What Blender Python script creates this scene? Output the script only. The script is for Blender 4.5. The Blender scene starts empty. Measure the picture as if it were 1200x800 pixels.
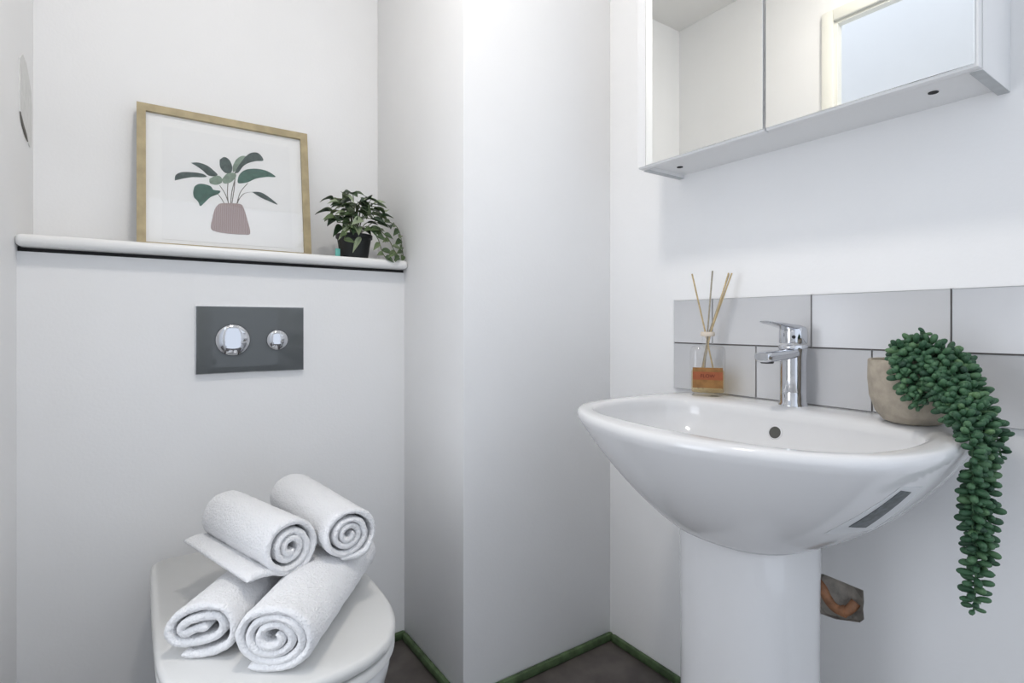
import bpy, bmesh, math, random
from mathutils import Vector, Matrix, noise
random.seed(7)
PI = math.pi
SC = bpy.context.scene
COL = SC.collection

# ------------------------------------------------------------------ materials
def mat(name, color, rough=.5, metal=0., bump=0., bscale=200., var=0., vscale=8., coat=0., color2=None, spec=.5, sheen=0.):
    m = bpy.data.materials.new(name); m.use_nodes = True
    nt = m.node_tree; b = nt.nodes['Principled BSDF']
    b.inputs['Base Color'].default_value = (*color, 1)
    b.inputs['Roughness'].default_value = rough
    b.inputs['Metallic'].default_value = metal
    b.inputs['Coat Weight'].default_value = coat
    b.inputs['Specular IOR Level'].default_value = spec
    b.inputs['Sheen Weight'].default_value = sheen
    tc = nt.nodes.new('ShaderNodeTexCoord')
    if var or color2:
        n = nt.nodes.new('ShaderNodeTexNoise'); n.inputs['Scale'].default_value = vscale
        n.inputs['Detail'].default_value = 4
        nt.links.new(tc.outputs['Object'], n.inputs['Vector'])
        r = nt.nodes.new('ShaderNodeValToRGB')
        r.color_ramp.elements[0].position = .35; r.color_ramp.elements[1].position = .65
        c2 = color2 or tuple(c*(1-var) for c in color)
        r.color_ramp.elements[0].color = (*c2, 1); r.color_ramp.elements[1].color = (*color, 1)
        nt.links.new(n.outputs['Fac'], r.inputs['Fac']); nt.links.new(r.outputs['Color'], b.inputs['Base Color'])
    if bump:
        n2 = nt.nodes.new('ShaderNodeTexNoise'); n2.inputs['Scale'].default_value = bscale; n2.inputs['Detail'].default_value = 3
        nt.links.new(tc.outputs['Object'], n2.inputs['Vector'])
        bp = nt.nodes.new('ShaderNodeBump'); bp.inputs['Strength'].default_value = bump; bp.inputs['Distance'].default_value = .0035 if name == 'white terry' else .002
        nt.links.new(n2.outputs['Fac'], bp.inputs['Height']); nt.links.new(bp.outputs['Normal'], b.inputs['Normal'])
    return m

def attr_mat(name, cols, rough=.5, sheen=0., spec=.4):
    """colour picked per leaf from the 'shade' attribute through a ramp"""
    m = bpy.data.materials.new(name); m.use_nodes = True
    nt = m.node_tree; b = nt.nodes['Principled BSDF']
    a = nt.nodes.new('ShaderNodeAttribute'); a.attribute_name = 'shade'
    r = nt.nodes.new('ShaderNodeValToRGB')
    els = r.color_ramp.elements
    els[0].position = 0; els[0].color = (*cols[0], 1)
    els[1].position = 1; els[1].color = (*cols[-1], 1)
    for i, c in enumerate(cols[1:-1]):
        e = els.new((i+1)/(len(cols)-1)); e.color = (*c, 1)
    nt.links.new(a.outputs['Fac'], r.inputs['Fac']); nt.links.new(r.outputs['Color'], b.inputs['Base Color'])
    b.inputs['Roughness'].default_value = rough; b.inputs['Specular IOR Level'].default_value = spec
    return m

def glass_mat(name, tint=(1, 1, 1), base=.04):
    """thin clear glass: transparent with a fresnel reflection"""
    m = bpy.data.materials.new(name); m.use_nodes = True
    nt = m.node_tree; nt.nodes.remove(nt.nodes['Principled BSDF'])
    out = nt.nodes['Material Output']
    t = nt.nodes.new('ShaderNodeBsdfTransparent'); t.inputs['Color'].default_value = (*tint, 1)
    g = nt.nodes.new('ShaderNodeBsdfGlossy'); g.inputs['Roughness'].default_value = .02
    lw0 = nt.nodes.new('ShaderNodeLayerWeight'); lw0.inputs['Blend'].default_value = .25
    lw = nt.nodes.new('ShaderNodeMath'); lw.operation = 'MULTIPLY_ADD'; lw.inputs[1].default_value = .40; lw.inputs[2].default_value = base
    nt.links.new(lw0.outputs['Facing'], lw.inputs[0])
    mx = nt.nodes.new('ShaderNodeMixShader')
    nt.links.new(lw.outputs[0], mx.inputs['Fac']); nt.links.new(t.outputs[0], mx.inputs[1]); nt.links.new(g.outputs[0], mx.inputs[2])
    nt.links.new(mx.outputs[0], out.inputs['Surface'])
    return m

def emit_mat(name, color, s):
    m = bpy.data.materials.new(name); m.use_nodes = True
    b = m.node_tree.nodes['Principled BSDF']
    b.inputs['Base Color'].default_value = (*color, 1)
    b.inputs['Emission Color'].default_value = (*color, 1); b.inputs['Emission Strength'].default_value = s
    return m

M = {}
M['wall'] = mat('white wall paint', (.87, .87, .87), .6, bump=.12, bscale=140, var=.015, vscale=5)
M['ceil'] = mat('ceiling paint', (.84, .83, .81), .8)
M['floor'] = mat('dark floor sheet', (.115, .100, .092), .45, var=.35, vscale=14)
M['green'] = mat('green edging', (.085, .14, .06), .6, var=.45, vscale=30)
M['trimwhite'] = mat('white gloss trim', (.83, .83, .82), .3)
M['cream'] = mat('cream architrave', (.78, .775, .715), .4)
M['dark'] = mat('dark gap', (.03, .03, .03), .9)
M['ceramic'] = mat('white ceramic', (.745, .745, .75), .09, spec=.6)
M['seat'] = mat('white seat plastic', (.71, .71, .695), .28)
M['towel'] = mat('white terry', (.86, .86, .87), .95, bump=1.0, bscale=240, spec=.1, sheen=.25)
M['chrome'] = mat('chrome', (.64, .655, .69), .05, 1.)
M['plate'] = mat('grey glass plate', (.105, .115, .12), .06, spec=.5)
M['plateedge'] = mat('plate bevel', (.70, .71, .73), .25, .6)
M['oak'] = mat('pale oak', (.47, .385, .225), .55, var=.22, vscale=26)
M['paper'] = mat('picture mount', (.93, .93, .92), .7)
M['sheet'] = mat('art sheet', (.90, .90, .895), .8)
M['inkdark'] = mat('ink slate green', (.075, .115, .105), .9, var=.45, vscale=90)
M['inkgreen'] = mat('ink teal green', (.065, .165, .125), .9, var=.4, vscale=80)
M['inkpale'] = mat('ink sage', (.27, .36, .28), .9, var=.3, vscale=80)
M['inkstem'] = mat('ink stem', (.14, .12, .10), .9)
M['glass'] = glass_mat('clear glass')
M['mirror'] = mat('mirror silver', (.97, .97, .94), .015, 1.)
M['cab'] = mat('cabinet white', (.80, .80, .80), .4)
M['cabedge'] = mat('cabinet grey edge', (.50, .52, .53), .45, var=.12, vscale=40)
M['tile'] = mat('grey glazed tile', (.60, .605, .62), .22, var=.05, vscale=3)
M['grout'] = mat('dark grout', (.16, .15, .14), .8)
M['concrete'] = mat('beige concrete pot', (.42, .37, .30), .85, bump=.3, bscale=160, var=.22, vscale=60)
M['soil'] = mat('soil', (.10, .07, .045), .95, bump=.8, bscale=120, var=.5, vscale=60)
M['gravel'] = mat('pale gravel', (.45, .36, .22), .9, bump=.8, bscale=160, var=.5, vscale=90)
M['potblack'] = mat('black plastic pot', (.012, .014, .015), .55)
M['teal'] = mat('turquoise tag', (.16, .52, .46), .5)
M['succ'] = attr_mat('succulent green', [(.018, .052, .030), (.030, .088, .042), (.055, .135, .066), (.10, .19, .085)], .55)
M['succstem'] = mat('succulent stem', (.07, .15, .07), .7)
M['leaf'] = attr_mat('ivy leaf', [(.012, .026, .014), (.03, .065, .025), (.11, .155, .065), (.34, .40, .27)], .4)
M['stem'] = mat('ivy stem', (.10, .12, .05), .6)
M['reed'] = mat('rattan reed', (.62, .48, .27), .8, var=.25, vscale=120)
M['reedgrey'] = mat('grey reed', (.40, .36, .28), .8, var=.25, vscale=120)
M['amber'] = glass_mat('amber oil', (.97, .86, .62))
M['label'] = mat('amber label', (.32, .155, .045), .7, var=.3, vscale=50)
M['labelband'] = mat('terracotta band', (.34, .095, .035), .7, var=.15, vscale=60)
M['labelink'] = mat('label ink', (.10, .012, .005), .7)
M['collar'] = mat('cream cord', (.70, .62, .52), .9)
M['sticker'] = mat('white sticker', (.72, .73, .74), .4)
M['stickerdark'] = mat('dark sticker strip', (.10, .12, .13), .4, var=.6, vscale=110)
M['rubble'] = mat('broken plaster', (.62, .58, .52), .95, bump=1., bscale=60, var=.5, vscale=35)
M['copper'] = mat('pipe orange brown', (.52, .25, .13), .5, var=.5, vscale=40)
M['patch'] = mat('grey filler', (.77, .77, .755), .9, bump=1., bscale=60, var=.09, vscale=50)
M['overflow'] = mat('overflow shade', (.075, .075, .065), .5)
M['crack'] = mat('crack', (.20, .19, .17), .9)
M['lamp'] = emit_mat('lamp diffuser', (1., .945, .88), 34.)
M['potpaint'] = None
def stripe_mat():
    m = bpy.data.materials.new('painted striped pot'); m.use_nodes = True
    nt = m.node_tree; b = nt.nodes['Principled BSDF']; b.inputs['Roughness'].default_value = .9
    tc = nt.nodes.new('ShaderNodeTexCoord'); w = nt.nodes.new('ShaderNodeTexWave')
    w.inputs['Scale'].default_value = 85; w.inputs['Distortion'].default_value = 2.5; w.inputs['Detail'].default_value = 2
    r = nt.nodes.new('ShaderNodeValToRGB')
    r.color_ramp.elements[0].color = (.30, .215, .21, 1); r.color_ramp.elements[1].color = (.45, .37, .355, 1)
    nt.links.new(tc.outputs['Object'], w.inputs['Vector']); nt.links.new(w.outputs['Fac'], r.inputs['Fac'])
    nt.links.new(r.outputs['Color'], b.inputs['Base Color'])
    return m
M['potpaint'] = stripe_mat()

# ------------------------------------------------------------------ helpers
def link(name, bm, m, parent=None, smooth=True, angle=40, mats=None):
    me = bpy.data.meshes.new(name)
    bmesh.ops.recalc_face_normals(bm, faces=bm.faces)
    if smooth:
        for f in bm.faces: f.smooth = True
        for e in bm.edges:
            if len(e.link_faces) == 2 and e.calc_face_angle(0) > math.radians(angle): e.smooth = False
    bm.to_mesh(me); bm.free()
    for k in (mats or [m]): me.materials.append(k)
    o = bpy.data.objects.new(name, me); COL.objects.link(o)
    if parent is not None:
        o.parent = parent
        o.matrix_parent_inverse = Matrix.Translation(-Vector(parent.location)) if parent.rotation_euler[:] == (0, 0, 0) else parent.matrix_basis.inverted()
    return o
def thing(name, label, cat, loc=(0, 0, 0), group=None):
    o = bpy.data.objects.new(name, None); COL.objects.link(o); o.empty_display_size = .05
    o.location = loc; o['label'] = label; o['category'] = cat
    if group: o['group'] = group
    return o
def tag(o, label, cat, group=None):
    o['label'] = label; o['category'] = cat
    if group: o['group'] = group
    return o
def struct(o, label=None, cat=None):
    o['kind'] = 'structure'
    if label: o['label'] = label; o['category'] = cat
    return o
def add_box(bm, x0, x1, y0, y1, z0, z1, bev=0, seg=2):
    r = bmesh.ops.create_cube(bm, size=1)
    vs = r['verts']
    for v in vs:
        v.co = Vector(((x0+x1)/2+v.co.x*(x1-x0), (y0+y1)/2+v.co.y*(y1-y0), (z0+z1)/2+v.co.z*(z1-z0)))
    if bev:
        es = list({e for v in vs for e in v.link_edges})
        bmesh.ops.bevel(bm, geom=es, offset=bev, segments=seg, profile=.5, affect='EDGES')
    return bm
def box(*a, **k): return add_box(bmesh.new(), *a, **k)
def rings(bm, rs, closed=True, cap0=True, cap1=True, mi=0):
    """bridge a list of rings (each a list of points)"""
    prev = None; first = None
    for r in rs:
        vs = [bm.verts.new(p) for p in r]
        if prev:
            n = len(vs)
            for i in range(n if closed else n-1):
                f = bm.faces.new((prev[i], prev[(i+1) % n], vs[(i+1) % n], vs[i])); f.material_index = mi
        else: first = vs
        prev = vs
    if cap0: bm.faces.new(first[::-1]).material_index = mi
    if cap1: bm.faces.new(prev).material_index = mi
    return bm
def lathe(bm, prof, cx, cy, n=40, z0=0, cap0=True, cap1=True):
    return rings(bm, [[(cx+r*math.cos(2*PI*i/n), cy+r*math.sin(2*PI*i/n), z0+z) for i in range(n)] for r, z in prof], cap0=cap0, cap1=cap1)
def tube(bm, pts, rad, n=10, cap=True):
    pts = [Vector(p) for p in pts]; rs = []
    up = Vector((.123, .31, .94)).normalized()
    for i, p in enumerate(pts):
        d = (pts[min(i+1, len(pts)-1)]-pts[max(i-1, 0)]).normalized()
        a = d.cross(up)
        if a.length < .1: a = d.cross(Vector((1, 0, 0)))
        a.normalize(); b = d.cross(a)
        r = rad[i] if isinstance(rad, (list, tuple)) else rad
        rs.append([p+(a*math.cos(2*PI*k/n)+b*math.sin(2*PI*k/n))*r for k in range(n)])
    return rings(bm, rs, cap0=cap, cap1=cap)
def spline(pts, n=8):
    """Catmull-Rom through pts"""
    P = [Vector(p) for p in pts]; out = []
    for i in range(len(P)-1):
        p0 = P[max(i-1, 0)]; p1 = P[i]; p2 = P[i+1]; p3 = P[min(i+2, len(P)-1)]
        for k in range(n):
            t = k/n
            out.append(.5*((2*p1)+(p2-p0)*t+(2*p0-5*p1+4*p2-p3)*t*t+(3*p1-p0-3*p2+p3)*t**3))
    out.append(P[-1]); return out
def resample(pts, n):
    P = [Vector(p) for p in pts]; L = [0]
    for a, b in zip(P, P[1:]): L.append(L[-1]+(b-a).length)
    out = []; j = 0
    for i in range(n):
        s = L[-1]*i/(n-1)
        while j < len(L)-2 and L[j+1] < s: j += 1
        t = (s-L[j])/max(L[j+1]-L[j], 1e-9)
        out.append(P[j].lerp(P[j+1], min(max(t, 0), 1)))
    return out
def prism(bm, pts, z0, z1):
    """2-D outline extruded along z"""
    return rings(bm, [[(x, y, z0) for x, y in pts], [(x, y, z1) for x, y in pts]])

# ------------------------------------------------------------------ camera
H = .97; FPX = 635.; HY = 379.
yaw = math.atan(440/FPX)
cam = bpy.data.cameras.new('camera'); co = bpy.data.objects.new('camera', cam); COL.objects.link(co)
co.location = (0, 0, H); co.rotation_euler = (PI/2, 0, -yaw)
cam.sensor_width = 36; cam.lens = FPX/1200*36; cam.shift_y = (HY-400)/1200; cam.clip_start = .01
SC.camera = co

# ------------------------------------------------------------------ room shell
XL, XR, YB, YC, YU, ZC = -.213, 1.195, 1.203, 1.572, 1.80, 2.47
XW = XR+.007          # wall surface behind the tiles
XC = .683             # return of the boxing
YR = -.6
DY0, DY1, DZ = .27, 1.045, 2.175
struct(link('floor', box(XL-.035, XW+.1, YR, YU+.1, -.1, 0), M['floor'], smooth=False))
struct(link('ceiling', box(XL-.1, XW+.1, YR, YU+.1, ZC, ZC+.1), M['ceil'], smooth=False))
struct(link('wall_back', box(XL-.1, XW+.1, YU, YU+.1, 0, ZC), M['wall'], smooth=False))
bm = bmesh.new()
add_box(bm, XL-.035, XL, YR, DY0, 0, ZC); add_box(bm, XL-.035, XL, DY1, YU, 0, ZC); add_box(bm, XL-.035, XL, DY0, DY1, DZ, ZC)
struct(link('wall_left', bm, M['wall'], smooth=False))
# cistern housing below the ledge
struct(link('wall_cistern', box(XL, XC, YC, YU, 0, 1.127), M['wall'], smooth=False))
struct(link('shelf_gap_shade', box(XL, XC, YC+.008, YU, 1.127, 1.136), M['dark'], smooth=False))  # dark strip, paints the shade in the gap under the shelf
# corner boxing
struct(link('wall_boxing', box(XC, XW+.05, YB, YU, 0, ZC, bev=.003), M['wall']))
# right wall with a ragged pipe hole
HY0, HY1, HZ0, HZ1 = .492, .585, .352, .437
bm = bmesh.new()
hole = [(.492, .376), (.500, .366), (.520, .360), (.545, .352), (.575, .350), (.590, .365), (.592, .405), (.585, .430), (.572, .437), (.545, .436), (.520, .4345), (.4935, .4335), (.4925, .41), (.494, .395)]
outer = [(YR, 0), (.2, 0), (.45, 0), (.58, 0), (.7, 0), (YB, 0), (YB, .4), (YB, ZC), (.58, ZC), (.3, ZC), (YR, ZC), (YR, 1.3), (YR, .8), (YR, .39)]
vo = [bm.verts.new((XW, y, z)) for y, z in outer]; vh = [bm.verts.new((XW, y, z)) for y, z in hole]; vb = [bm.verts.new((XW+(.042 if z > .415 else .013), y+random.uniform(-.004, .004), z+random.uniform(-.004, .004))) for y, z in hole]
es = []
for L in (vo, vh):
    for i in range(len(L)): es.append(bm.edges.new((L[i], L[(i+1) % len(L)])))
bmesh.ops.triangle_fill(bm, use_beauty=True, edges=es)
n = len(vh)
for i in range(n): bm.faces.new((vh[i], vh[(i+1) % n], vb[(i+1) % n], vb[i])).material_index = 1
bm.faces.new(vb).material_index = 1
vk = [bm.verts.new((XW+.1, y, z)) for y, z in outer]
for i in range(len(vo)): bm.faces.new((vo[i], vo[(i+1) % len(vo)], vk[(i+1) % len(vo)], vk[i]))
bm.faces.new(vk)
struct(link('wall_right', bm, None, smooth=False, mats=[M['wall'], M['rubble']]))
# green edging strip round the floor
def edging(name, x0, x1, y0, y1): struct(link(name, box(x0, x1, y0, y1, 0, .024, bev=.007), M['green']))
edging('baseboard_right', XW-.016, XW, YR, YB-.016)
edging('baseboard_boxing', XC, XW, YB-.016, YB)
edging('baseboard_return', XC-.016, XC, YB, YC-.016)
edging('baseboard_back', XL, XC, YC-.016, YC)
# door way in the left wall, its architrave and the hall outside
bm = bmesh.new()
add_box(bm, XL, XL+.016, DY1, DY1+.045, 0, DZ+.045, bev=.004); add_box(bm, XL, XL+.016, DY0-.045, DY0, 0, DZ+.045, bev=.004); add_box(bm, XL, XL+.016, DY0, DY1, DZ, DZ+.045, bev=.004)
add_box(bm, XL-.035, XL, DY1-.010, DY1, 0, DZ); add_box(bm, XL-.035, XL, DY0, DY0+.010, 0, DZ); add_box(bm, XL-.035, XL, DY0+.010, DY1-.010, DZ-.010, DZ)
struct(link('door_1', bm, M['cream']))
struct(link('wall_hall', box(-1.05, -.95, -1.6, 3.2, 0, 2.8), M['wall'], smooth=False))
struct(link('floor_hall', box(-.95, XL-.035, -1.6, 3.2, -.1, 0), M['floor'], smooth=False))
struct(link('ceiling_hall', box(-.95, XL-.035, -1.6, 3.2, 2.8, 2.9), M['ceil'], smooth=False))

# marks on the left wall
def blob_outline(pts, x, t=.0015):
    bm = bmesh.new()
    rings(bm, [[(x, y, z) for y, z in pts], [(x+t, y, z) for y, z in pts]])
    return bm
pts = [(1.600, 1.555), (1.640, 1.580), (1.690, 1.578), (1.722, 1.560), (1.742, 1.548), (1.762, 1.535), (1.770, 1.50), (1.772, 1.46), (1.768, 1.435), (1.764, 1.402), (1.735, 1.395), (1.705, 1.405), (1.672, 1.413), (1.640, 1.43), (1.606, 1.44), (1.600, 1.50)]
o = link('filler_patch', blob_outline(pts, XL), M['patch'], smooth=False)
tag(o, 'rough grey filler patch high on the left wall beside the ledge corner', 'wall patch')
bm = bmesh.new()
tube(bm, [(XL+.002, 1.600, 1.437), (XL+.002, 1.63, 1.418), (XL+.002, 1.668, 1.407), (XL+.002, 1.70, 1.399)], [.0012, .0028, .0028, .0012], 6)
link('crack', bm, M['crack'], o)

# ------------------------------------------------------------------ ledge shelf
bm = box(XL, XC-.002, YC-.034, YU, 1.136, 1.162, bev=.0105, seg=4)
tag(link('ledge_shelf', bm, M['trimwhite']), 'white round-edged shelf board on top of the toilet wall', 'shelf')

# ------------------------------------------------------------------ picture
pn = math.hypot(.055, .4); PV = Vector((0, .055/pn, .4/pn)); PN = Vector((0, -PV.z, PV.y)); PO = Vector((0, 1.722, 1.1625))
def pp(u, v, d=0): return tuple(PO+Vector((u, 0, 0))+PV*v+PN*d)
PT = thing('picture_frame', 'pale oak framed picture of a potted plant leaning on the ledge shelf', 'picture', tuple(PO))
W_, Hh, fw = .440, .404, .0205
bm = bmesh.new()
def mitre(bm, a, b, c, d, d0, d1):
    q = [a, b, c, d]
    rings(bm, [[pp(*p, d0) for p in q], [pp(*p, d1) for p in q]])
mitre(bm, (0, 0), (fw, fw), (fw, Hh-fw), (0, Hh), -.006, .014)
mitre(bm, (W_, 0), (W_, Hh), (W_-fw, Hh-fw), (W_-fw, fw), -.006, .014)
mitre(bm, (0, Hh), (fw, Hh-fw), (W_-fw, Hh-fw), (W_, Hh), -.006, .014)
mitre(bm, (0, 0), (W_, 0), (W_-fw, fw), (fw, fw), -.006, .014)
link('frame', bm, M['oak'], PT, smooth=False)
bm = bmesh.new(); mitre(bm, (fw, fw), (W_-fw, fw), (W_-fw, Hh-fw), (fw, Hh-fw), -.004, .004); link('mount', bm, M['paper'], PT, smooth=False)
bm = bmesh.new(); mitre(bm, (.057, .033), (.387, .033), (.387, .352), (.057, .352), .004, .0052); sheet = link('art_sheet', bm, M['sheet'], PT, smooth=False)
def inkshape(name, pts, m, d):
    P = [Vector((*p, 0)) for p in pts]
    c = spline(P+[P[0]], 4)[:-1]
    bm = bmesh.new(); rings(bm, [[pp(p.x, p.y, .0052) for p in c], [pp(p.x, p.y, .0052+d) for p in c]])
    return link(name, bm, m, sheet, smooth=False)
ST = [[(0.216, 0.152), (.214, .18), (0.216, 0.212)], [(0.222, 0.152), (.226, .19), (0.234, 0.224)], [(0.238, 0.153), (.248, .19), (0.268, 0.22)], [(0.239, 0.155), (.246, .172), (0.259, 0.188), (0.279, 0.195)], [(0.216, 0.155), (.208, .18), (0.195, 0.202)], [(0.205, 0.151), (.198, .165), (0.190, 0.176)], [(.225, .152), (.232, .20), (.236, .25)]]
for s in ST:
    c = spline([(u, v, 0) for u, v in s], 5); bm = bmesh.new()
    L = [(p.x-.0011, p.y) for p in c]; R_ = [(p.x+.0011, p.y) for p in c][::-1]; q = L+R_
    rings(bm, [[pp(*p, .0052) for p in q], [pp(*p, .0055) for p in q]]); link('printed_stem', bm, M['inkstem'], sheet, smooth=False)
LV = [
 ('inkpale', [(0.229, 0.265), (0.238, 0.286), (0.252, 0.3), (0.264, 0.301), (0.258, 0.287), (0.24, 0.258), (0.23, 0.248)]),
 ('inkdark', [(0.086, 0.2), (0.088, 0.215), (0.102, 0.226), (0.127, 0.23), (0.151, 0.23), (0.163, 0.223), (0.148, 0.219), (0.127, 0.216), (0.107, 0.209)]),
 ('inkdark', [(0.125, 0.257), (0.143, 0.261), (0.164, 0.256), (0.18, 0.244), (0.19, 0.233), (0.18, 0.227), (0.166, 0.228), (0.153, 0.24), (0.138, 0.25)]),
 ('inkgreen', [(0.129, 0.172), (0.133, 0.19), (0.148, 0.2), (0.171, 0.197), (0.179, 0.187), (0.196, 0.186), (0.19, 0.176), (0.171, 0.164), (0.157, 0.147), (0.146, 0.135), (0.141, 0.147), (0.131, 0.159)]),
 ('inkdark', [(0.234, 0.247), (0.246, 0.272), (0.264, 0.301), (0.281, 0.316), (0.3, 0.317), (0.312, 0.298), (0.292, 0.292), (0.272, 0.283), (0.257, 0.27), (0.243, 0.248)]),
 ('inkgreen', [(0.241, 0.222), (0.246, 0.242), (0.263, 0.26), (0.292, 0.268), (0.321, 0.266), (0.345, 0.252), (0.321, 0.248), (0.291, 0.238), (0.268, 0.223), (0.245, 0.216)]),
 ('inkdark', [(0.279, 0.195), (0.302, 0.197), (0.325, 0.185), (0.348, 0.166), (0.325, 0.173), (0.301, 0.182)]),
 ('inkpale', [(0.169, 0.217), (0.185, 0.229), (0.198, 0.228), (0.201, 0.213), (0.187, 0.203), (0.171, 0.205)]),
 ('inkpale', [(0.201, 0.222), (0.215, 0.241), (0.234, 0.245), (0.237, 0.234), (0.223, 0.216), (0.206, 0.21)]),
 ('inkdark', [(0.196, 0.279), (0.208, 0.289), (0.221, 0.282), (0.228, 0.262), (0.224, 0.245), (0.21, 0.242), (0.197, 0.257)]),
]
for i, (m, p) in enumerate(LV): inkshape('printed_leaf', p, M[m], .0006+.00008*i)
inkshape('printed_pot', [(0.192, 0.147), (0.205, 0.151), (0.244, 0.154), (0.255, 0.144), (0.265, 0.106), (0.271, 0.069), (0.253, 0.064), (0.215, 0.063), (0.183, 0.066), (0.171, 0.075), (0.175, 0.103), (0.182, 0.132)], M['potpaint'], .0012)
bm = bmesh.new(); mitre(bm, (fw, fw), (W_-fw, fw), (W_-fw, Hh-fw), (fw, Hh-fw), .009, .0105); link('glass_pane', bm, M['glass'], PT, smooth=False)

# ------------------------------------------------------------------ leafy plant on the ledge
PX, PY, PZ = .548, 1.640, 1.162
PL = thing('potted_plant', 'small leafy green plant in a black pot on the ledge shelf', 'plant', (PX, PY, PZ))
bm = lathe(bmesh.new(), [(.040, 0), (.050, .066), (.054, .067), (.0545, .078), (.050, .079), (.048, .066), (.047, .064)], PX, PY, 36, PZ); link('pot', bm, M['potblack'], PL)
bm = lathe(bmesh.new(), [(.0472, .060), (.0472, .066), (.02, .069), (.003, .070)], PX, PY, 24, PZ); link('soil', bm, M['soil'], PL)
def leaf(bm, base, dirv, up, L, W, shade, lay, fold=.25, droop=.25):
    d = dirv.normalized(); s = d.cross(up)
    if s.length < .05: s = d.cross(Vector((1, .2, 0)))
    s.normalize(); nrm = s.cross(d).normalized(); ns = 9
    prev = None; faces = []
    for i in range(ns+1):
        t = i/ns; w = W*math.sin(PI*min(t**.8, 1))*(1-.25*t)+.0004
        c = base+d*(L*t)-Vector((0, 0, 1))*(droop*L*t*t)
        row = [bm.verts.new(c+s*w*k*.5+nrm*(abs(k)*w*fold)) for k in (-1, -.5, 0, .5, 1)]
        row2 = [bm.verts.new(v.co-nrm*.0009) for v in row]
        cur = row+row2[::-1]
        if prev:
            for k in range(10): faces.append(bm.faces.new((prev[k], prev[(k+1) % 10], cur[(k+1) % 10], cur[k])))
        else: faces.append(bm.faces.new(cur[::-1]))
        prev = cur
    faces.append(bm.faces.new(prev))
    for f in faces:
        for v in f.verts: v[lay] = shade
bmL = bmesh.new(); lay = bmL.verts.layers.float.new('shade'); bmS = bmesh.new()
rnd = random.Random(21)
top = Vector((PX, PY, PZ+.07))
stems = [  # tip offsets (x, y, z) from the soil centre
 (-.072, -.03, .050), (-.058, -.05, .080), (-.078, -.01, .072), (-.05, -.06, .115), (-.02, -.04, .125), (.005, -.05, .10), (-.065, .03, .115),
 (.03, -.05, .115), (.06, -.03, .105), (.085, -.02, .075), (.07, .03, .10), (.10, -.03, .045), (.02, .05, .11), (-.03, -.07, .055),
 (.03, -.075, .05), (.065, -.065, .065), (-.075, -.065, .04), (.055, -.07, .02), (.0, -.07, .08), (-.03, .04, .10), (.045, .045, .085), (-.06, -.05, .09), (.045, -.06, .09), (-.045, -.06, .06), (.075, -.05, .085), (.015, -.07, .105), (-.062, -.04, .035)]
for (a, b, c) in stems:
    tip = top+Vector((a, b, c)); mid = top+Vector((a*.35, b*.35, c*.85+.01))
    c_ = spline([top+Vector((a*.12, b*.12, -.006)), mid, tip], 7)
    tube(bmS, c_, .0013, 6)
    for j in (.55, .75, .9, 1.0):
        p = c_[int(j*(len(c_)-1))]
        if rnd.random() < .15: continue
        ang = math.atan2(b, a)+rnd.uniform(-1.5, 1.5)
        d = Vector((math.cos(ang), math.sin(ang), rnd.uniform(-.35, .35)))
        if p.x+d.x*.05 > .672: d.x = -abs(d.x)*.4
        u = Vector((rnd.uniform(-.5, .5), rnd.uniform(-.9, .1), 1)).normalized()
        r = rnd.random(); sh = rnd.uniform(.05, .4) if r < .45 else (rnd.uniform(.4, .7) if r < .72 else rnd.uniform(.75, 1.))
        leaf(bmL, p, d, u, rnd.uniform(.032, .046), rnd.uniform(.022, .031), sh, lay, droop=rnd.uniform(.1, .5))
# two vines trailing to the right and over the ledge
for path, k in (([(0, 0, 0), (.04, -.05, .03), (.075, -.075, .0), (.095, -.085, -.04), (.105, -.098, -.062)], 7), ([(0, 0, 0), (.06, -.03, .055), (.105, -.055, .045), (.122, -.065, .015), (.126, -.07, -.025), (.128, -.075, -.052)], 8), ([(0, 0, 0), (.02, -.055, .03), (.045, -.075, -.005), (.058, -.08, -.045), (.062, -.092, -.062)], 6), ([(.0, 0, 0), (-.03, -.05, .04), (-.045, -.07, .01), (-.055, -.075, -.02)], 4)):
    c_ = spline([top+Vector(p) for p in path], 8); tube(bmS, c_, .0012, 6)
    for j in range(k):
        i = int((.35+.65*j/(k-1))*(len(c_)-1)); p = c_[i]; side = 1 if j % 2 else -1
        d = Vector((side*.75, -.45, rnd.uniform(-.5, .15)))
        if p.x+d.x*.04 > .672: d.x = -.3
        u = Vector((rnd.uniform(-.3, .3), -.9, .5))
        leaf(bmL, p, d, u, rnd.uniform(.026, .036), rnd.uniform(.016, .021), rnd.uniform(.35, .75), lay, droop=.3)
# leaves spilling over the rim
for a_, b_, sh in ((-.052, -.035, .3), (-.040, -.052, .55), (-.022, -.060, .25), (.028, -.060, .35), (.045, -.048, .6), (.052, -.030, .2), (-.012, -.064, .8)):
    leaf(bmL, top+Vector((a_*.9, b_*.9, .026)), Vector((a_*8, b_*8, -.15)), Vector((0, -.75, .6)), rnd.uniform(.034, .044), rnd.uniform(.022, .028), sh, lay, droop=.6)
leaf(bmL, top+Vector((-.03, -.06, .02)), Vector((-.7, -.3, -.3)), Vector((0, -.7, .6)), .05, .018, .95, lay, droop=.5)
leaf(bmL, top+Vector((.0, -.06, -.005)), Vector((-.5, -.35, -.5)), Vector((0, -.7, .6)), .05, .018, .9, lay, droop=.4)
leaf(bmL, top+Vector((.005, -.065, .045)), Vector((-.6, -.35, -.1)), Vector((0, -.7, .6)), .05, .03, .98, lay, droop=.3)
leaf(bmL, top+Vector((.02, -.06, .065)), Vector((-.1, -.35, .3)), Vector((0, -.7, .6)), .055, .032, .8, lay, droop=.3)
link('foliage', bmL, M['leaf'], PL); link('stems', bmS, M['stem'], PL)
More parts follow.
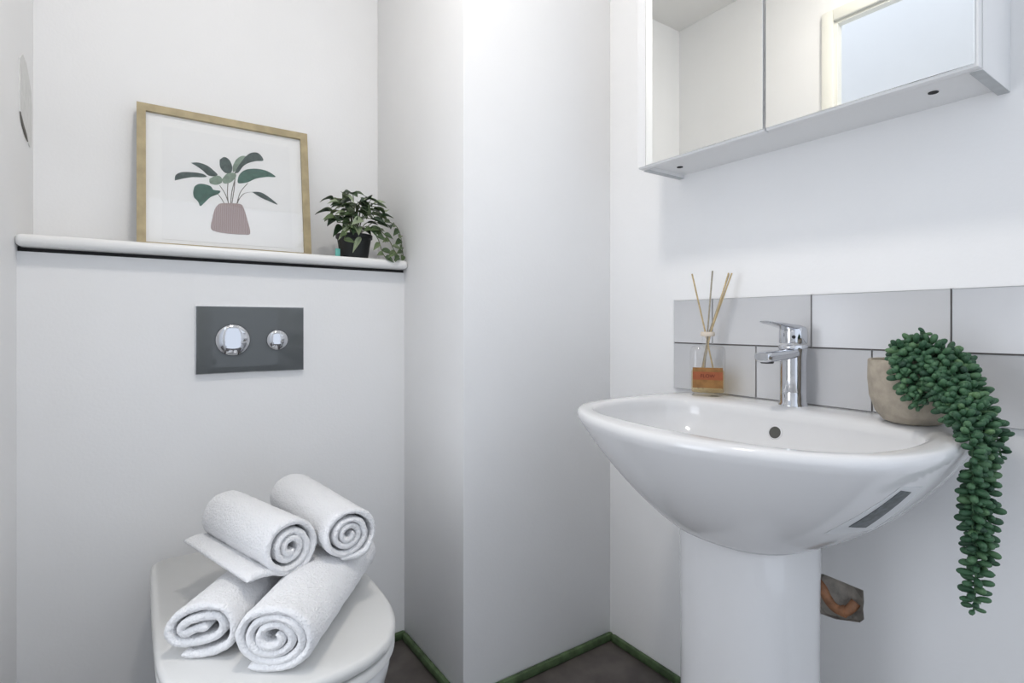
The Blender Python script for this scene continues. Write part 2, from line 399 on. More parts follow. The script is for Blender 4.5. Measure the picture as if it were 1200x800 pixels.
bm = bmesh.new(); add_box(bm, PX-.066, PX-.052, PY-.032, PY-.026, PZ+.0005, PZ+.030, bev=.002); link('plant_tag', bm, M['teal'], PL)['label'] = 'turquoise tag beside the black pot'

# ------------------------------------------------------------------ flush plate
FP = thing('flush_plate', 'dark grey dual flush plate on the wall above the toilet', 'flush plate', (.251, YC, .843))
FX0, FX1, FZ0, FZ1 = .1225, .3795, .8435, 1.0135
link('plate_edge', box(FX0-.0015, FX1+.0015, YC-.008, YC, FZ0-.0015, FZ1+.0015, bev=.001), M['plateedge'], FP)
link('plate', box(FX0, FX1, YC-.0115, YC-.008, FZ0, FZ1, bev=.0008), M['plate'], FP)
def lathe_y(bm, prof, cx, cz, n=48):
    return rings(bm, [[(cx+r*math.cos(2*PI*i/n), YC+y, cz+r*math.sin(2*PI*i/n)) for i in range(n)] for r, y in prof])
for cx, cz, r in ((.2045, .9275, .0405), (.312, .926, .0275)):
    b_ = link('flush_button', lathe_y(bmesh.new(), [(r, -.0115), (r, -.0135), (r*.96, -.0155), (r*.80, -.0185), (r*.55, -.0208), (r*.3, -.0222), (r*.06, -.0226)], cx, cz), M['chrome'], FP)
    link('button_ring', lathe_y(bmesh.new(), [(r+.003, -.0115), (r+.003, -.0125), (r+.0005, -.0125), (r+.0005, -.0115)], cx, cz), M['plate'], b_)

# ------------------------------------------------------------------ toilet
LC = .224
def lid_outline(s=1., back=1.515, front=.865, n=24, dx=0.):
    half = []
    hw = .199*s+dx
    front = front+(.205-.205*s)-dx
    pts = [(0, back), (hw-.03, back), (hw-.012, back-.004), (hw-.002, back-.018)]
    for t in range(0, 3): pts.append((hw+.001*t, back-.06-.11*t))
    yc = front+.26
    for i in range(1, n+1):
        a = PI/2*i/n
        e = 2/2.7
        pts.append((hw*math.cos(a)**e if i < n else 0, yc-(.26)*math.sin(a)**e))
    half = pts
    R_ = [(LC+x, y) for x, y in half]; L_ = [(LC-x, y) for x, y in half[1:-1]][::-1]
    return R_+L_
def lid_loft(levels, name, m, parent):
    bm = bmesh.new()
    rings(bm, [[(x, y, z) for x, y in lid_outline(dx=d)] for d, z in levels])
    return link(name, bm, m, parent, angle=50)
TL = thing('toilet', 'white back-to-wall toilet with closed lid under the rolled towels', 'toilet', (LC, 1.25, 0))
lid_loft([(-.012, .393), (-.004, .393), (0, .397), (0, .407), (-.003, .4125), (-.008, .415)], 'lid', M['seat'], TL)
lid_loft([(-.012, .371), (-.005, .371), (-.001, .374), (-.001, .385), (-.004, .3885), (-.012, .3885)], 'seat', M['seat'], TL)
bm = bmesh.new()
def pan_ring(k, z, back=YC, d=0):
    o_ = lid_outline(dx=-.008)
    out = []
    for x, y in o_:
        yy = back if y > 1.49 else y
        xx = LC+(x-LC)*k
        yy2 = back-(back-yy)*(1-(1-k)*.55)
        out.append((xx, yy2, z))
    return out
rings(bm, [pan_ring(.80, 0), pan_ring(.80, .02), pan_ring(.80, .12), pan_ring(.85, .2), pan_ring(.93, .27), pan_ring(.98, .32), pan_ring(1, .345), pan_ring(1, .362), pan_ring(.985, .367)])
link('pan', bm, M['ceramic'], TL, angle=50)
for s in (-1, 1):
    bm = bmesh.new(); tube(bm, [(LC+s*.075-.02, 1.535, .402), (LC+s*.075+.02, 1.535, .402)], .009, 14); add_box(bm, LC+s*.075-.012, LC+s*.075+.012, 1.526, 1.545, .367, .402)
    link('hinge', bm, M['chrome'], TL)

# ------------------------------------------------------------------ rolled towels
def towel(center, ang, L, path, thick, label, seed, tilt=0., sx=1., sz=1.):
    """path: list of (u, w) points of the rolled sheet's mid-line in the cross-section (u sideways, w up)"""
    c = resample(spline([(u*sx, w*sz, 0) for u, w in path], 6), 190)
    ax = Vector((math.cos(ang), math.sin(ang), math.tan(tilt))).normalized()
    side = Vector((ax.y, -ax.x, 0)).normalized(); up = side.cross(ax).normalized()
    C_ = Vector(center); bm = bmesh.new(); rs = []; na = 34
    ns = len(c); off = Vector((seed*7.1, seed*3.3, 0))
    for i, p in enumerate(c):
        t = (c[min(i+1, ns-1)]-c[max(i-1, 0)]).normalized(); nn = Vector((-t.y, t.x, 0))
        e = 1.
        if i < 4: e = (.35, .7, .9, .98)[i]
        if i > ns-5: e = (.35, .7, .9, .98)[ns-1-i]
        h = thick*.5*e
        dl = noise.noise(Vector((i*.05, seed, 0)))*.006
        ring = []
        half = L/2+dl
        for q in range(na+1):                       # outer face
            s = -1+2*q/na; s = math.copysign(1-(1-abs(s))**1.5, s)
            edge = min(1., (1-abs(s))/.035); hh = h*(math.sqrt(max(0, 1-(1-edge)**2))*.93+.07)
            ring.append((s*half, hh))
        for q in range(na, -1, -1):
            s = -1+2*q/na; s = math.copysign(1-(1-abs(s))**1.5, s)
            edge = min(1., (1-abs(s))/.035); hh = h*(math.sqrt(max(0, 1-(1-edge)**2))*.93+.07)
            ring.append((s*half, -hh))
        out = []
        for a_, h_ in ring:
            pos = C_+ax*a_+side*(p.x+nn.x*h_)+up*(p.y+nn.y*h_)
            nv = noise.noise(pos*160+off)*.0009+noise.noise(pos*45+off)*.0016
            nd = side*nn.x+up*nn.y
            out.append(pos+nd*(nv if h_ >= 0 else -nv)*(.35+.65*e)+ax*noise.noise(pos*230+off)*.0010)
        rs.append(out)
    rings(bm, rs)
    o = link('rolled_towel', bm, M['towel'], None, angle=75)
    return tag(o, label, 'towel', 'white rolled towels on the toilet lid')
def spiral(r0, r1, turns, a0, a1r=None, n=14, cw=1):
    out = []
    N = int(turns*n)
    for i in range(N+1):
        t = i/N; a = a0+cw*2*PI*turns*t; r = r0+(r1-r0)*t
        out.append((r*math.cos(a), r*math.sin(a)))
    return out
ZL = .415
# front right roll: flattened, tail tucked under at the front-left
pa = spiral(.008, .044, 2.75, math.radians(60), cw=-1)
# ends at angle 60-990 = -930 -> 150deg ; continue over the top and round to the foot
def arc(r, a0, a1, n=8, dr=0.):
    return [((r+dr*i/n)*math.cos(math.radians(a0+(a1-a0)*i/n)), (r+dr*i/n)*math.sin(math.radians(a0+(a1-a0)*i/n))) for i in range(1, n+1)]
pa = pa+arc(.045, 150, -75, 9, .004)+[(-.008, -.0505), (-.032, -.0500)]
towel((.279, 1.058, ZL+.056), math.atan2(.268, .200), .345, pa, .0130, 'white rolled towel at the front right of the toilet lid, under the others', 1, sx=1.27, sz=.95)
pb = [(-.020, -.006), (-.004, .004), (.014, .013), (.024, .008), (.020, -.003), (.004, -.012), (-.016, -.020), (-.026, -.017)]
pb = [(-.018, -.004), (.0, .006), (.016, .013)]
pb = [(.012, .004), (-.004, -.001), (-.018, -.009), (-.026, -.008), (-.025, .004), (-.010, .015), (.010, .022), (.025, .019), (.030, .004), (.022, -.012), (.004, -.021), (-.018, -.027), (-.035, -.023), (-.043, -.006), (-.036, .014), (-.018, .030), (.008, .040), (.032, .036), (.044, .018), (.046, -.004), (.040, -.024), (.024, -.037), (.0, -.045), (-.024, -.046)]
towel((.171, 1.144, ZL+.0505), math.atan2(.262, .196), .29, pb, .0130, 'white rolled towel at the front left of the toilet lid, lying lowest', 2, sx=1.24, sz=.94)
pc = spiral(.007, .031, 1.9, math.radians(-30), cw=-1)
# a0-684 = -714 -> 6deg
pc = pc+arc(.033, 6, -235, 10, .012)
pc2 = arc(.045, 125, -60, 10, .003)
pc = pc+pc2+[(-.000, -.047), (-.028, -.036), (-.055, -.030), (-.080, -.033)]
towel((.194, 1.175, ZL+.1455), math.atan2(.262, -.076), .275, pc, .0115, 'white rolled towel on top at the left with its loose end hanging below', 3)
pd = spiral(.006, .030, 2.1, math.radians(40), cw=-1)
# 40-756=-716 -> 4 deg
pd = pd+arc(.032, 4, -225, 10, .010)+arc(.042, 135, -40, 8, .006)+[(.030, -.040), (.012, -.045), (-.012, -.044)]
towel((.321, 1.203, ZL+.147), math.atan2(.337, -.035), .33, pd, .0115, 'white rolled towel on top at the right, farthest back', 4, sx=1.1)

# ------------------------------------------------------------------ basin
BY = .590
def half_outline(pts, n):
    return resample(spline([(x, d, 0) for x, d in pts], 8), n)
NB = 44
def full(hp, z):
    """closed ring from back centre round the +y side to the front and back along -y"""
    R_ = [(p.x, BY+p.y, z) for p in hp]; L_ = [(p.x, BY-p.y, z) for p in hp[1:-1]][::-1]
    return R_+L_
XBK = XR-.001
O_ = half_outline([(XBK, 0), (XBK, .15), (XBK, .262), (1.180, .288), (1.12, .304), (1.0, .316), (.90, .319), (.82, .303), (.765, .270), (.725, .222), (.691, .15), (.669, .07), (.663, 0)], NB)
I_ = half_outline([(1.078, 0), (1.077, .12), (1.07, .20), (1.045, .245), (1.0, .266), (.93, .277), (.86, .272), (.80, .250), (.758, .205), (.738, .14), (.730, .06), (.728, 0)], NB)
J_ = half_outline([(.985, 0), (.983, .06), (.972, .11), (.94, .145), (.90, .155), (.86, .145), (.83, .11), (.818, .06), (.816, 0)], NB)
K_ = half_outline([(.935, 0), (.932, .014), (.922, .024), (.91, .027), (.90, .027), (.888, .024), (.877, .014), (.874, 0)], NB)
B_ = half_outline([(XBK, 0), (XBK, .05), (XBK, .10), (1.16, .128), (1.10, .142), (1.03, .142), (.96, .134), (.90, .120), (.86, .10), (.836, .07), (.826, .035), (.823, 0)], NB)
def mix(a, b, w): return [p.lerp(q, w) for p, q in zip(a, b)]
def inset(a, d):
    return [Vector((p.x+(.93-p.x)*d/.3 if p.x < XBK-.001 else p.x-d*.0, p.y*(1-d/.3), 0)) for p in a]
ZR = .797
def under(t):
    """ring of the outside at t (0 rim .. 1 foot)"""
    t = max(t, 0.); a = t*PI/2
    w = .80*t+.20*(1-math.cos(a))
    z = .783-(.783-.588)*(.72*t**.92+.28*math.sin(a))
    return mix(O_, B_, w), z
rs = []
rs.append(full(mix(K_, K_, 0), .664)); rs.append(full(J_, .672))
for i in range(1, 13):
    a = PI/2*i/12
    w = 1-math.cos(a); rs.append(full(mix(J_, I_, math.sin(a)**1.0 if False else 1-(1-i/12)**1.9), .672+(.786-.672)*(i/12)**1.45))
rs.append(full(mix(I_, O_, .05), .7915)); rs.append(full(mix(I_, O_, .14), .7955)); rs.append(full(mix(I_, O_, .30), ZR))
rs.append(full(mix(I_, O_, .60), ZR)); rs.append(full(mix(I_, O_, .86), ZR-.0003)); rs.append(full(mix(I_, O_, .955), ZR-.003)); rs.append(full(mix(I_, O_, .99), ZR-.008)); rs.append(full(O_, ZR-.014))
NT = 22
for i in range(1, NT+1):
    h_, z = under(i/NT); rs.append(full(h_, z))
BS = thing('washbasin', 'white ceramic washbasin fixed to the tiled wall on its pedestal', 'washbasin', (.93, BY, .588))
bm = bmesh.new(); rings(bm, rs); link('basin', bm, M['ceramic'], BS, angle=60)
bm = lathe(bmesh.new(), [(.031, .6635), (.031, .6675), (.026, .669), (.02, .6665), (.003, .6665)], .905, BY, 32); link('drain', bm, M['chrome'], BS)
# overflow hole
def disc_at(c, nrm, prof, n=28):
    nrm = Vector(nrm).normalized(); a = nrm.cross(Vector((0, 1, 0))).normalized(); b = nrm.cross(a); c = Vector(c)
    bm = bmesh.new(); rings(bm, [[c+(a*math.cos(2*PI*i/n)+b*math.sin(2*PI*i/n))*r+nrm*h for i in range(n)] for r, h in prof]); return bm
OVC, OVN = (1.0712, .603, .7475), (-.95, 0, .31)
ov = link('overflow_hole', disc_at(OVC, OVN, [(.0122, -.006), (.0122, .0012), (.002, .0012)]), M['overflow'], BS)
link('overflow_ring', disc_at(OVC, OVN, [(.0121, -.006), (.0121, .0016), (.0132, .0021), (.0148, .0010), (.0148, -.006)]), M['ceramic'], ov)
# sticker on the underside
def under_pt(k, t, d=0.):
    def P(k, t):
        h_, z = under(t); k0 = int(k); f = k-k0; r = full(h_, z)
        return Vector(r[k0 % len(r)]).lerp(Vector(r[(k0+1) % len(r)]), f)
    p = P(k, t); e = .05
    n_ = (P(k+e*4, t)-P(k-e*4, t)).cross(P(k, t+.01)-P(k, t-.01)).normalized()
    cen = Vector((.95, BY, .80))
    if n_.dot(p-cen) < 0: n_ = -n_
    return p+n_*d
def decal(name, quad, m, parent, d, nu=10, nv=6):
    (k00, t00), (k10, t10), (k11, t11), (k01, t01) = quad
    bm = bmesh.new(); top_, bot = [], []
    for j in range(nv+1):
        v = j/nv
        for i in range(nu+1):
            u = i/nu
            k = (k00*(1-u)+k10*u)*(1-v)+(k01*(1-u)+k11*u)*v; t = (t00*(1-u)+t10*u)*(1-v)+(t01*(1-u)+t11*u)*v
            top_.append(bm.verts.new(under_pt(k, t, d))); bot.append(bm.verts.new(under_pt(k, t, d-.0006)))
    w = nu+1
    for j in range(nv):
        for i in range(nu):
            q = (j*w+i, j*w+i+1, (j+1)*w+i+1, (j+1)*w+i)
            bm.faces.new([top_[x] for x in q]); bm.faces.new([bot[x] for x in q[::-1]])
    edge = [i for i in range(nu)]+[j*w+nu for j in range(nv)]+[nv*w+i for i in range(nu, 0, -1)]+[j*w for j in range(nv, 0, -1)]
    for a, b in zip(edge, edge[1:]+edge[:1]): bm.faces.new((top_[a], bot[a], bot[b], top_[b]))
    return link(name, bm, m, parent)
stk = decal('care_sticker', [(55.4, .56), (58.8, .132), (61.6, .174), (61.2, .60)], M['sticker'], BS, .0009)
stk['label'] = 'white paper sticker with a dark strip under the right side'
decal('sticker_strip', [(57.0, .475), (59.0, .158), (60.3, .19), (59.1, .518)], M['stickerdark'], stk, .0016)
# ------------------------------------------------------------------ pedestal
def sup(cx, cy, a, b, n, N=64, z=0, flat=None):
    out = []
    for i in range(N):
        t = 2*PI*i/N; c, s = math.cos(t), math.sin(t)
        x = cx+a*math.copysign(abs(c)**(2/n), c); y = cy+b*math.copysign(abs(s)**(2/n), s)
        out.append((x, y, z))
    return out
bm = bmesh.new()
rings(bm, [sup(.962, .596, .116*k, .115*k, 2.6, z=z) for k, z in ((1.04, 0), (1.04, .012), (1.0, .03), (.985, .2), (.985, .4), (1.0, .52), (1.0, .588))])
tag(link('pedestal', bm, M['ceramic']), 'white ceramic pedestal standing under the washbasin', 'pedestal')

# ------------------------------------------------------------------ pipe in the wall hole
bm = bmesh.new()
tube(bm, spline([(XW+.012, .588, .410), (XW+.008, .576, .402), (XW+.004, .564, .386), (XW+.002, .548, .374), (XW+.004, .530, .374), (XW+.008, .520, .384), (XW+.016, .514, .396)], 6), .0095, 14)
o = link('bent_pipe', bm, M['copper']); tag(o, 'rusty orange bent pipe end inside the ragged wall hole', 'pipe')
bm = bmesh.new()
tube(bm, [(XW+.0032, .527, .374), (XW+.0034, .535, .3735)], .0115, 14); link('pipe_collar', bm, M['copper'], o)

# ------------------------------------------------------------------ tile splashback
TZ = (.797, .9185, 1.032); g = .0015
bm = bmesh.new()
YT0 = -.10; YT1 = .9547
def tiles(bm, js, z0, z1):
    ys = sorted([y for y in js if YT0 < y < YT1]+[YT0, YT1])
    for a, b in zip(ys, ys[1:]):
        add_box(bm, XW-.004, XR, a+(g if a > YT0 else 0), b-(g if b < YT1 else 0), z0+(g if z0 > .8 else 0), z1-(g if z1 < 1.0 else 0), bev=.0012)
st = .2438
tiles(bm, [.348+st*i for i in range(-3, 3)], TZ[1], TZ[2])
tiles(bm, [.4749+st*i for i in range(-3, 2)], TZ[0], TZ[1])
for f in bm.faces: f.material_index = 0
old = set(bm.faces)
add_box(bm, XW-.0045, XR+.0018, YT0, YT1-.0005, TZ[0]-.001, TZ[2]-.0005)
for f in bm.faces:
    f.material_index = 0 if f in old else 1
tag(link('tile_splashback', bm, None, mats=[M['tile'], M['grout']]), 'two rows of pale grey glazed tiles on the wall behind the washbasin', 'splashback')

# ------------------------------------------------------------------ tap
TX, TY = 1.150, .608
TP = thing('basin_tap', 'chrome lever mixer tap on the back edge of the washbasin', 'tap', (TX, TY, ZR))
bm = lathe(bmesh.new(), [(.0285, 0), (.0285, .003), (.0262, .006), (.0258, .03), (.0258, .103), (.0270, .112), (.0285, .120), (.0285, .127), (.0270, .129)], TX, TY, 48, ZR-.001); link('body', bm, M['chrome'], TP)
bm = bmesh.new()
def bar(bm, secs, n=20, e=3.0):
    """rounded bar along -x: sections (x, z, half width, half height)"""
    rs = []
    for x, z, w, h in secs:
        rs.append([(x, TY+w*math.copysign(abs(math.cos(2*PI*i/n))**(2/e), math.cos(2*PI*i/n)), z+h*math.copysign(abs(math.sin(2*PI*i/n))**(2/e), math.sin(2*PI*i/n))) for i in range(n)])
    return rings(bm, rs)
bar(bm, [(TX+.012, .910, .018, .011), (TX-.012, .910, .0225, .0125), (TX-.04, .906, .0205, .0115), (TX-.075, .904, .0185, .0115), (TX-.108, .903, .0175, .0115), (TX-.118, .903, .0165, .0105), (TX-.121, .903, .014, .008)])
sp = link('spout', bm, M['chrome'], TP)
bm = lathe(bmesh.new(), [(.0115, 0), (.0125, .0015), (.0125, .010)], TX-.100, TY, 24, .8895); ae = link('aerator', bm, M['dark'], sp)
bm = lathe(bmesh.new(), [(.0268, .928), (.0275, .930), (.0275, .950), (.0268, .958), (.0235, .963), (.015, .966), (.004, .9665)], TX, TY, 48); hd = link('handle', bm, M['chrome'], TP)
bm = bmesh.new()
bar(bm, [(TX+.020, .957, .016, .006), (TX-.0, .961, .0225, .0075), (TX-.03, .964, .021, .006), (TX-.06, .9685, .0185, .0045), (TX-.09, .972, .0165, .0035), (TX-.104, .9735, .0145, .0028), (TX-.108, .9738, .011, .0018)], e=2.6)
link('lever', bm, M['chrome'], hd)
d_ = Vector((-.86, -.51, 0)).normalized()
link('indicator_dot', disc_at(Vector((TX, TY, .942))+d_*.0272, d_, [(.0036, 0), (.0036, .0012), (.001, .0012)]), M['dark'], hd)

# ------------------------------------------------------------------ reed diffuser
DX, DYY = 1.1415, .812
DF = thing('diffuser_bottle', 'square glass reed diffuser bottle with amber label on the washbasin corner', 'diffuser', (DX, DYY, ZR))
fa = math.atan2(-.577, -.816)
def sq(h, z, n=4.5, N=48):
    out = []
    for x, y, zz in sup(0, 0, h, h, n, N, z):
        out.append((DX+x*math.cos(fa)-y*math.sin(fa), DYY+x*math.sin(fa)+y*math.cos(fa), z))
    return out
def circ(r, z, N=48): return [(DX+r*math.cos(2*PI*i/N+fa), DYY+r*math.sin(2*PI*i/N+fa), z) for i in range(N)]
bm = bmesh.new()
rings(bm, [sq(.038, ZR), sq(.0405, ZR+.002), sq(.0405, ZR+.105), sq(.039, ZR+.113), sq(.034, ZR+.1175), circ(.018, ZR+.119), circ(.0125, ZR+.122), circ(.0125, ZR+.148), circ(.0145, ZR+.149), circ(.0145, ZR+.154)], cap1=False)
link('glass_bottle', bm, M['glass'], DF, angle=50)
bm = bmesh.new(); rings(bm, [sq(.036, ZR+.009), sq(.0375, ZR+.012), sq(.0375, ZR+.058)]); link('scented_oil', bm, M['amber'], DF)
fd = Vector((math.cos(fa), math.sin(fa), 0)); sd = Vector((-fd.y, fd.x, 0))
def face_box(u0, u1, z0, z1, d0, d1):
    c = Vector((DX, DYY, 0)); bm = bmesh.new()
    q = [(u0, z0), (u1, z0), (u1, z1), (u0, z1)]
    rings(bm, [[c+sd*u+fd*d+Vector((0, 0, z)) for u, z in q] for d in (d0, d1)]); return bm
lb = link('label', face_box(-.0335, .0335, ZR+.021, ZR+.069, .0405, .0412), M['label'], DF, smooth=False)
link('label_band', face_box(-.0335, .0335, ZR+.040, ZR+.059, .0412, .0415), M['labelband'], lb, smooth=False)
cu = bpy.data.curves.new('label_text', 'FONT'); cu.body = 'FLOW'; cu.size = .0115; cu.align_x = 'CENTER'; cu.extrude = .0002
to = bpy.data.objects.new('label_text', cu); COL.objects.link(to)
dg = bpy.context.evaluated_depsgraph_get(); me = bpy.data.meshes.new_from_object(to.evaluated_get(dg)); bpy.data.objects.remove(to)
c0 = Vector((DX, DYY, ZR+.0455))+fd*.0418
for v in me.vertices: v.co = c0+sd*v.co.x+Vector((0, 0, 1))*v.co.y+fd*v.co.z
me.materials.append(M['labelink'])
to = bpy.data.objects.new('label_text', me); COL.objects.link(to); to.parent = lb; to.matrix_parent_inverse = Matrix.Identity(4)
bm = bmesh.new(); rings(bm, [circ(.0150, ZR+.142), circ(.0165, ZR+.145), circ(.0165, ZR+.151), circ(.0150, ZR+.153), circ(.0130, ZR+.153), circ(.0130, ZR+.142)], cap0=False, cap1=False); link('neck_cord', bm, M['collar'], DF)
RD = [((1.112, .835, 1.091), (-.003, .004), (.012, -.024), 'reed', 'thin reed leaning farthest to the left out of the diffuser bottle'),
      ((1.145, .801, 1.0975), (-.001, 0.), (-.010, .008), 'reedgrey', 'grey reed standing upright in the middle of the diffuser bottle'),
      ((1.1535, .763, 1.090), (.003, -.006), (-.018, .014), 'reed', 'reed leaning right, left one of the close right-hand bundle'),
      ((1.1600, .759, 1.0895), (.005, -.004), (-.020, .020), 'reed', 'reed leaning farthest to the right out of the diffuser bottle'),
      ((1.1620, .768, 1.088), (.004, -.001), (.004, .024), 'reedgrey', 'reed leaning right, rear one of the close right-hand bundle')]
for tip, nk, ft, m, lab in RD:
    n_ = Vector((DX+nk[0], DYY+nk[1], ZR+.150)); tp = Vector(tip); d = (n_-tp)
    k = (n_.z-(ZR+.013))/-d.z
    bt = n_+d*min(k, 3)
    # keep the foot inside the bottle
    off = Vector((bt.x-DX, bt.y-DYY, 0))
    if off.length > .024: off *= .024/off.length
    bt = Vector((DX+off.x, DYY+off.y, ZR+.0135))
    bm = bmesh.new(); tube(bm, [bt, n_, tp], .0019, 8)
    tag(link('reed', bm, M[m]), lab, 'reed', 'reeds in the diffuser bottle')

# ------------------------------------------------------------------ trailing succulent
SX, SY = 1.118, .381
SU = thing('trailing_succulent', 'trailing green beaded succulent in a beige pot on the washbasin', 'plant', (SX, SY, ZR))
bm = lathe(bmesh.new(), [(.035, 0), (.043, .003), (.055, .018), (.064, .045), (.0665, .075), (.066, .107), (.0645, .110), (.060, .109), (.060, .096), (.0595, .092)], SX, SY, 56, ZR); link('pot', bm, M['concrete'], SU)
bm = lathe(bmesh.new(), [(.0597, .090), (.0597, .096), (.03, .100), (.003, .102)], SX, SY, 32, ZR); link('gravel', bm, M['gravel'], SU)
rnd = random.Random(5)
def bead(bm, base, d, L, r, shade, lay):
    d = d.normalized(); a = d.cross(Vector((.3, .2, .9))).normalized(); b = d.cross(a); nr = 7; prev = None
    prof = [(0, .12), (.10, .45), (.28, .80), (.52, 1.), (.75, .95), (.90, .68), (.98, .30)]
    first = None
    for t, w in prof:
        cur = [bm.verts.new(base+d*(L*t)+(a*math.cos(2*PI*k/nr)+b*math.sin(2*PI*k/nr))*(r*w)) for k in range(nr)]
        for v in cur: v[lay] = shade
        if prev:
            for k in range(nr): bm.faces.new((prev[k], prev[(k+1) % nr], cur[(k+1) % nr], cur[k]))
        else: first = cur
        prev = cur
    bm.faces.new(first[::-1]); bm.faces.new(prev)
T0 = (SX-.01, SY-.01, ZR+.108)
STR = [
 # main hanging strands
 [(1.105, .365, .905), (1.075, .338, .905), (1.035, .305, .866), (1.002, .272, .822), (.985, .259, .78), (.978, .2565, .70), (.976, .256, .63), (.970, .257, .566)],
 [(1.110, .350, .905), (1.082, .315, .900), (1.042, .282, .855), (1.010, .258, .81), (.999, .251, .76), (.992, .250, .69), (.985, .252, .62)],
 [(1.10, .36, .905), (1.055, .328, .885), (1.010, .288, .835), (.982, .264, .805), (.970, .258, .755), (.968, .258, .665)],
 [(1.12, .34, .905), (1.10, .305, .905), (1.070, .276, .855), (1.040, .252, .815), (1.030, .242, .778)],
 [(1.12, .345, .905), (1.095, .31, .912), (1.060, .288, .875), (1.028, .264, .835), (1.018, .250, .79)],
 # crown over the pot's front and right side
 [(1.10, .375, .905), (1.075, .365, .937), (1.055, .345, .915), (1.040, .325, .875), (1.025, .300, .838)],
 [(1.10, .380, .905), (1.075, .385, .925), (1.044, .375, .900), (1.037, .362, .865), (1.028, .342, .836)],
 [(1.09, .385, .905), (1.066, .378, .928), (1.049, .366, .905), (1.044, .354, .872), (1.036, .338, .838)],
 [(1.085, .385, .905), (1.068, .380, .935), (1.050, .374, .912), (1.046, .367, .885)],
 [(1.105, .37, .905), (1.095, .362, .935), (1.085, .352, .955)],
 [(1.105, .365, .905), (1.085, .345, .935), (1.060, .315, .905), (1.035, .290, .862), (1.015, .270, .83)],
 [(1.115, .355, .905), (1.105, .325, .925), (1.085, .300, .895), (1.065, .280, .85)],
 [(1.095, .37, .905), (1.070, .350, .918), (1.045, .330, .890), (1.028, .310, .850), (1.012, .292, .818)],
]
for s in STR:
    c_ = spline(s, 10); bm = bmesh.new(); lay = bm.verts.layers.float.new('shade')
    Ltot = sum((b-a).length for a, b in zip(c_, c_[1:])); n_ = max(10, int(Ltot/.0028))
    P_ = resample(c_, n_)
    ph = rnd.uniform(0, 6)
    for i, p in enumerate(P_):
        if i < 2: continue
        t = (P_[min(i+1, n_-1)]-P_[max(i-1, 0)]).normalized()
        a = t.cross(Vector((.2, .9, .3))).normalized(); b = t.cross(a)
        ph += 2.4+rnd.uniform(-.25, .25)
        d = a*math.cos(ph)+b*math.sin(ph)+t*rnd.uniform(-.05, .35)+Vector((0, 0, rnd.uniform(-.1, .25)))
        k = 1. if i < n_-10 else .62+.038*(n_-i)
        L = rnd.uniform(.017, .023)*k; r_ = rnd.uniform(.0042, .0055)*k
        q = p+d.normalized()*L*1.05
        if q.x > XR-.004: continue
        # stay out of the pot body
        if math.hypot(p.x-SX, p.y-SY) < .070 and p.z < ZR+.112: continue
        if math.hypot(q.x-SX, q.y-SY) < .071 and q.z < ZR+.112:
            rd = Vector((p.x-SX, p.y-SY, 0)).normalized(); d = d-rd*(2*d.dot(rd))+rd*.3; q = p+d.normalized()*L
            if math.hypot(q.x-SX, q.y-SY) < .071: continue
        if q.z < ZR+.004 and q.y > .268+max(0, .775-q.z)*.6:
            d = Vector((d.x, -abs(d.y), d.z)); q = p+d.normalized()*L
            if q.y > .272+max(0, .775-q.z)*.6: continue
        if q.z < ZR+.004 and q.y > .285 and q.z > ZR-.01: continue
        bead(bm, p, d, L, r_, min(1, max(0, rnd.gauss(.5, .24))), lay)
    st_ = bmesh.new(); tube(st_, c_, .0014, 6)
    so = link('strand', bm, M['succ'], SU, angle=80); link('stem', st_, M['succstem'], so)

# ------------------------------------------------------------------ mirror cabinet
CX0, CY0, CY1, CZ0, CZ1 = 1.040, .270, .944, 1.358, 2.02
CB = thing('mirror_cabinet', 'white wall cabinet with two mirror doors above the washbasin', 'cabinet', (1.12, .6, CZ0))
XD = CX0+.020        # back of the doors
for y0, y1 in ((CY0, CY0+.017), (CY1-.017, CY1)): 
    sp_ = link('side_panel', box(XD+.002, XW, y0, y1, CZ0, CZ1, bev=.001), M['cab'], CB)
    link('edge_strip', box(XD+.002, XW-.0005, y0+.0005, y1-.0005, CZ0-.0012, CZ0), M['cabedge'], sp_, smooth=False)
bp_ = link('bottom_panel', box(XD+.002, XW, CY0+.017, CY1-.017, CZ0+.008, CZ0+.024), M['cab'], CB, smooth=False)
for x, y in ((1.122, .352), (1.130, .885)):
    link('screw_hole', lathe(bmesh.new(), [(.0075, 0), (.0075, .0012), (.001, .0012)], x, y, 20, CZ0+.0068), M['dark'], bp_)
link('top_panel', box(XD+.002, XW, CY0+.017, CY1-.017, CZ1-.017, CZ1), M['cab'], CB, smooth=False)
link('back_panel', box(XW-.006, XW, CY0+.017, CY1-.017, CZ0+.024, CZ1-.017), M['cab'], CB, smooth=False)
YM = .6085
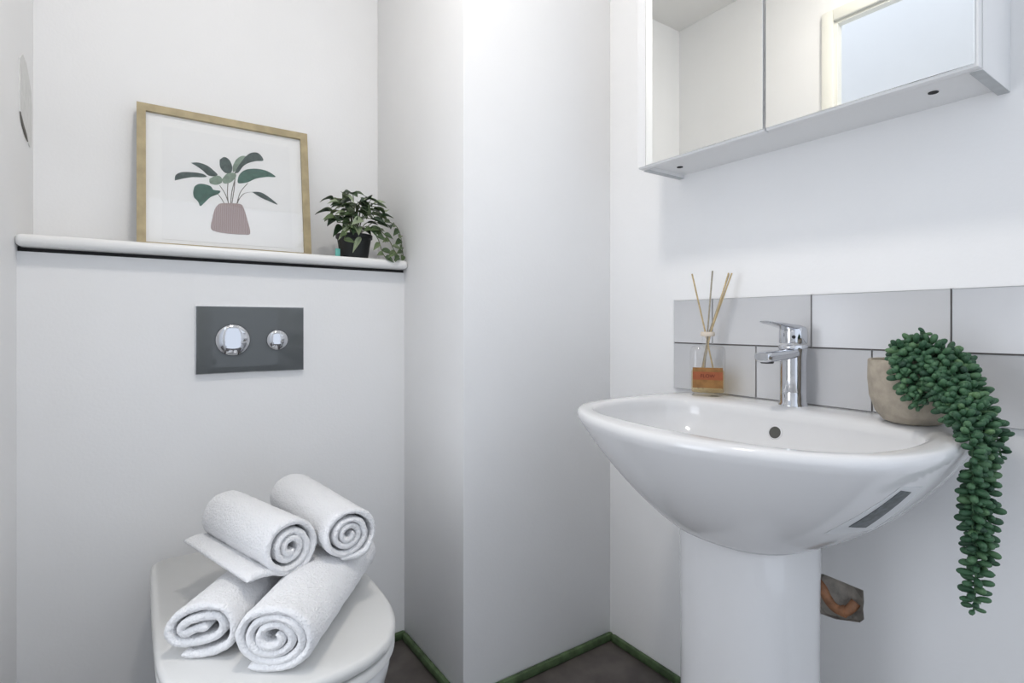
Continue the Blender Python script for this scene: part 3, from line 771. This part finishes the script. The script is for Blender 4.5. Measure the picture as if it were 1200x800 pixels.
for y0, y1, ml, mr in ((CY0+.001, YM-.0022, 0.004, .0006), (YM+.0022, CY1, .0006, .026)):
    dr = link('mirror_door', box(CX0+.004, XD, y0, y1, CZ0+.001, CZ1, bev=.0008), M['cab'], CB)
    link('mirror', box(CX0, CX0+.004, y0+ml, y1-mr, CZ0+.005, CZ1-.004, bev=.0006, seg=1), M['mirror'], dr)
    if mr > .01: link('mirror_edge', box(CX0+.0005, CX0+.004, y1-mr+.001, y1, CZ0+.004, CZ1-.004), M['cab'], dr, smooth=False)

# ------------------------------------------------------------------ lamp and light
LXY = (.27, .64)
LM = thing('ceiling_light', 'round white flush ceiling light in the middle of the room', 'ceiling light', (*LXY, ZC))
bm = lathe(bmesh.new(), [(.105, -.014), (.105, 0)], *LXY, 40, ZC); link('base', bm, M['trimwhite'], LM)
bm = lathe(bmesh.new(), [(.006, -.052), (.045, -.050), (.075, -.042), (.092, -.028), (.096, -.014)], *LXY, 40, ZC); link('diffuser', bm, M['lamp'], LM)

def area(name, loc, rot, sx, sy, e, col):
    l = bpy.data.lights.new(name, 'AREA'); l.shape = 'RECTANGLE'; l.size = sx; l.size_y = sy; l.energy = e; l.color = col
    o = bpy.data.objects.new(name, l); COL.objects.link(o); o.location = loc; o.rotation_euler = rot; return o
# added bluish fill below the closed hall ceiling, brightens the hall wall
area('hall_top_fill', (-.62, .75, 2.78), (0, 0, 0), .5, 2.6, 2.0, (.74, .83, 1.))
area('hall_side_fill', (-.935, .85, 1.0), (0, -PI/2, 0), 1.1, .62, 3.0, (.86, .91, 1.))  # added side fill, unseen in the mirror; the hall wall has no window
w = bpy.data.worlds.new('world'); SC.world = w; w.use_nodes = True
w.node_tree.nodes['Background'].inputs['Color'].default_value = (.82, .89, 1., 1)
w.node_tree.nodes['Background'].inputs['Strength'].default_value = .43

SC.view_settings.view_transform = 'Standard'; SC.view_settings.look = 'None'
SC.view_settings.exposure = 1.5; SC.view_settings.gamma = 1.; SC.view_settings.use_curve_mapping = False
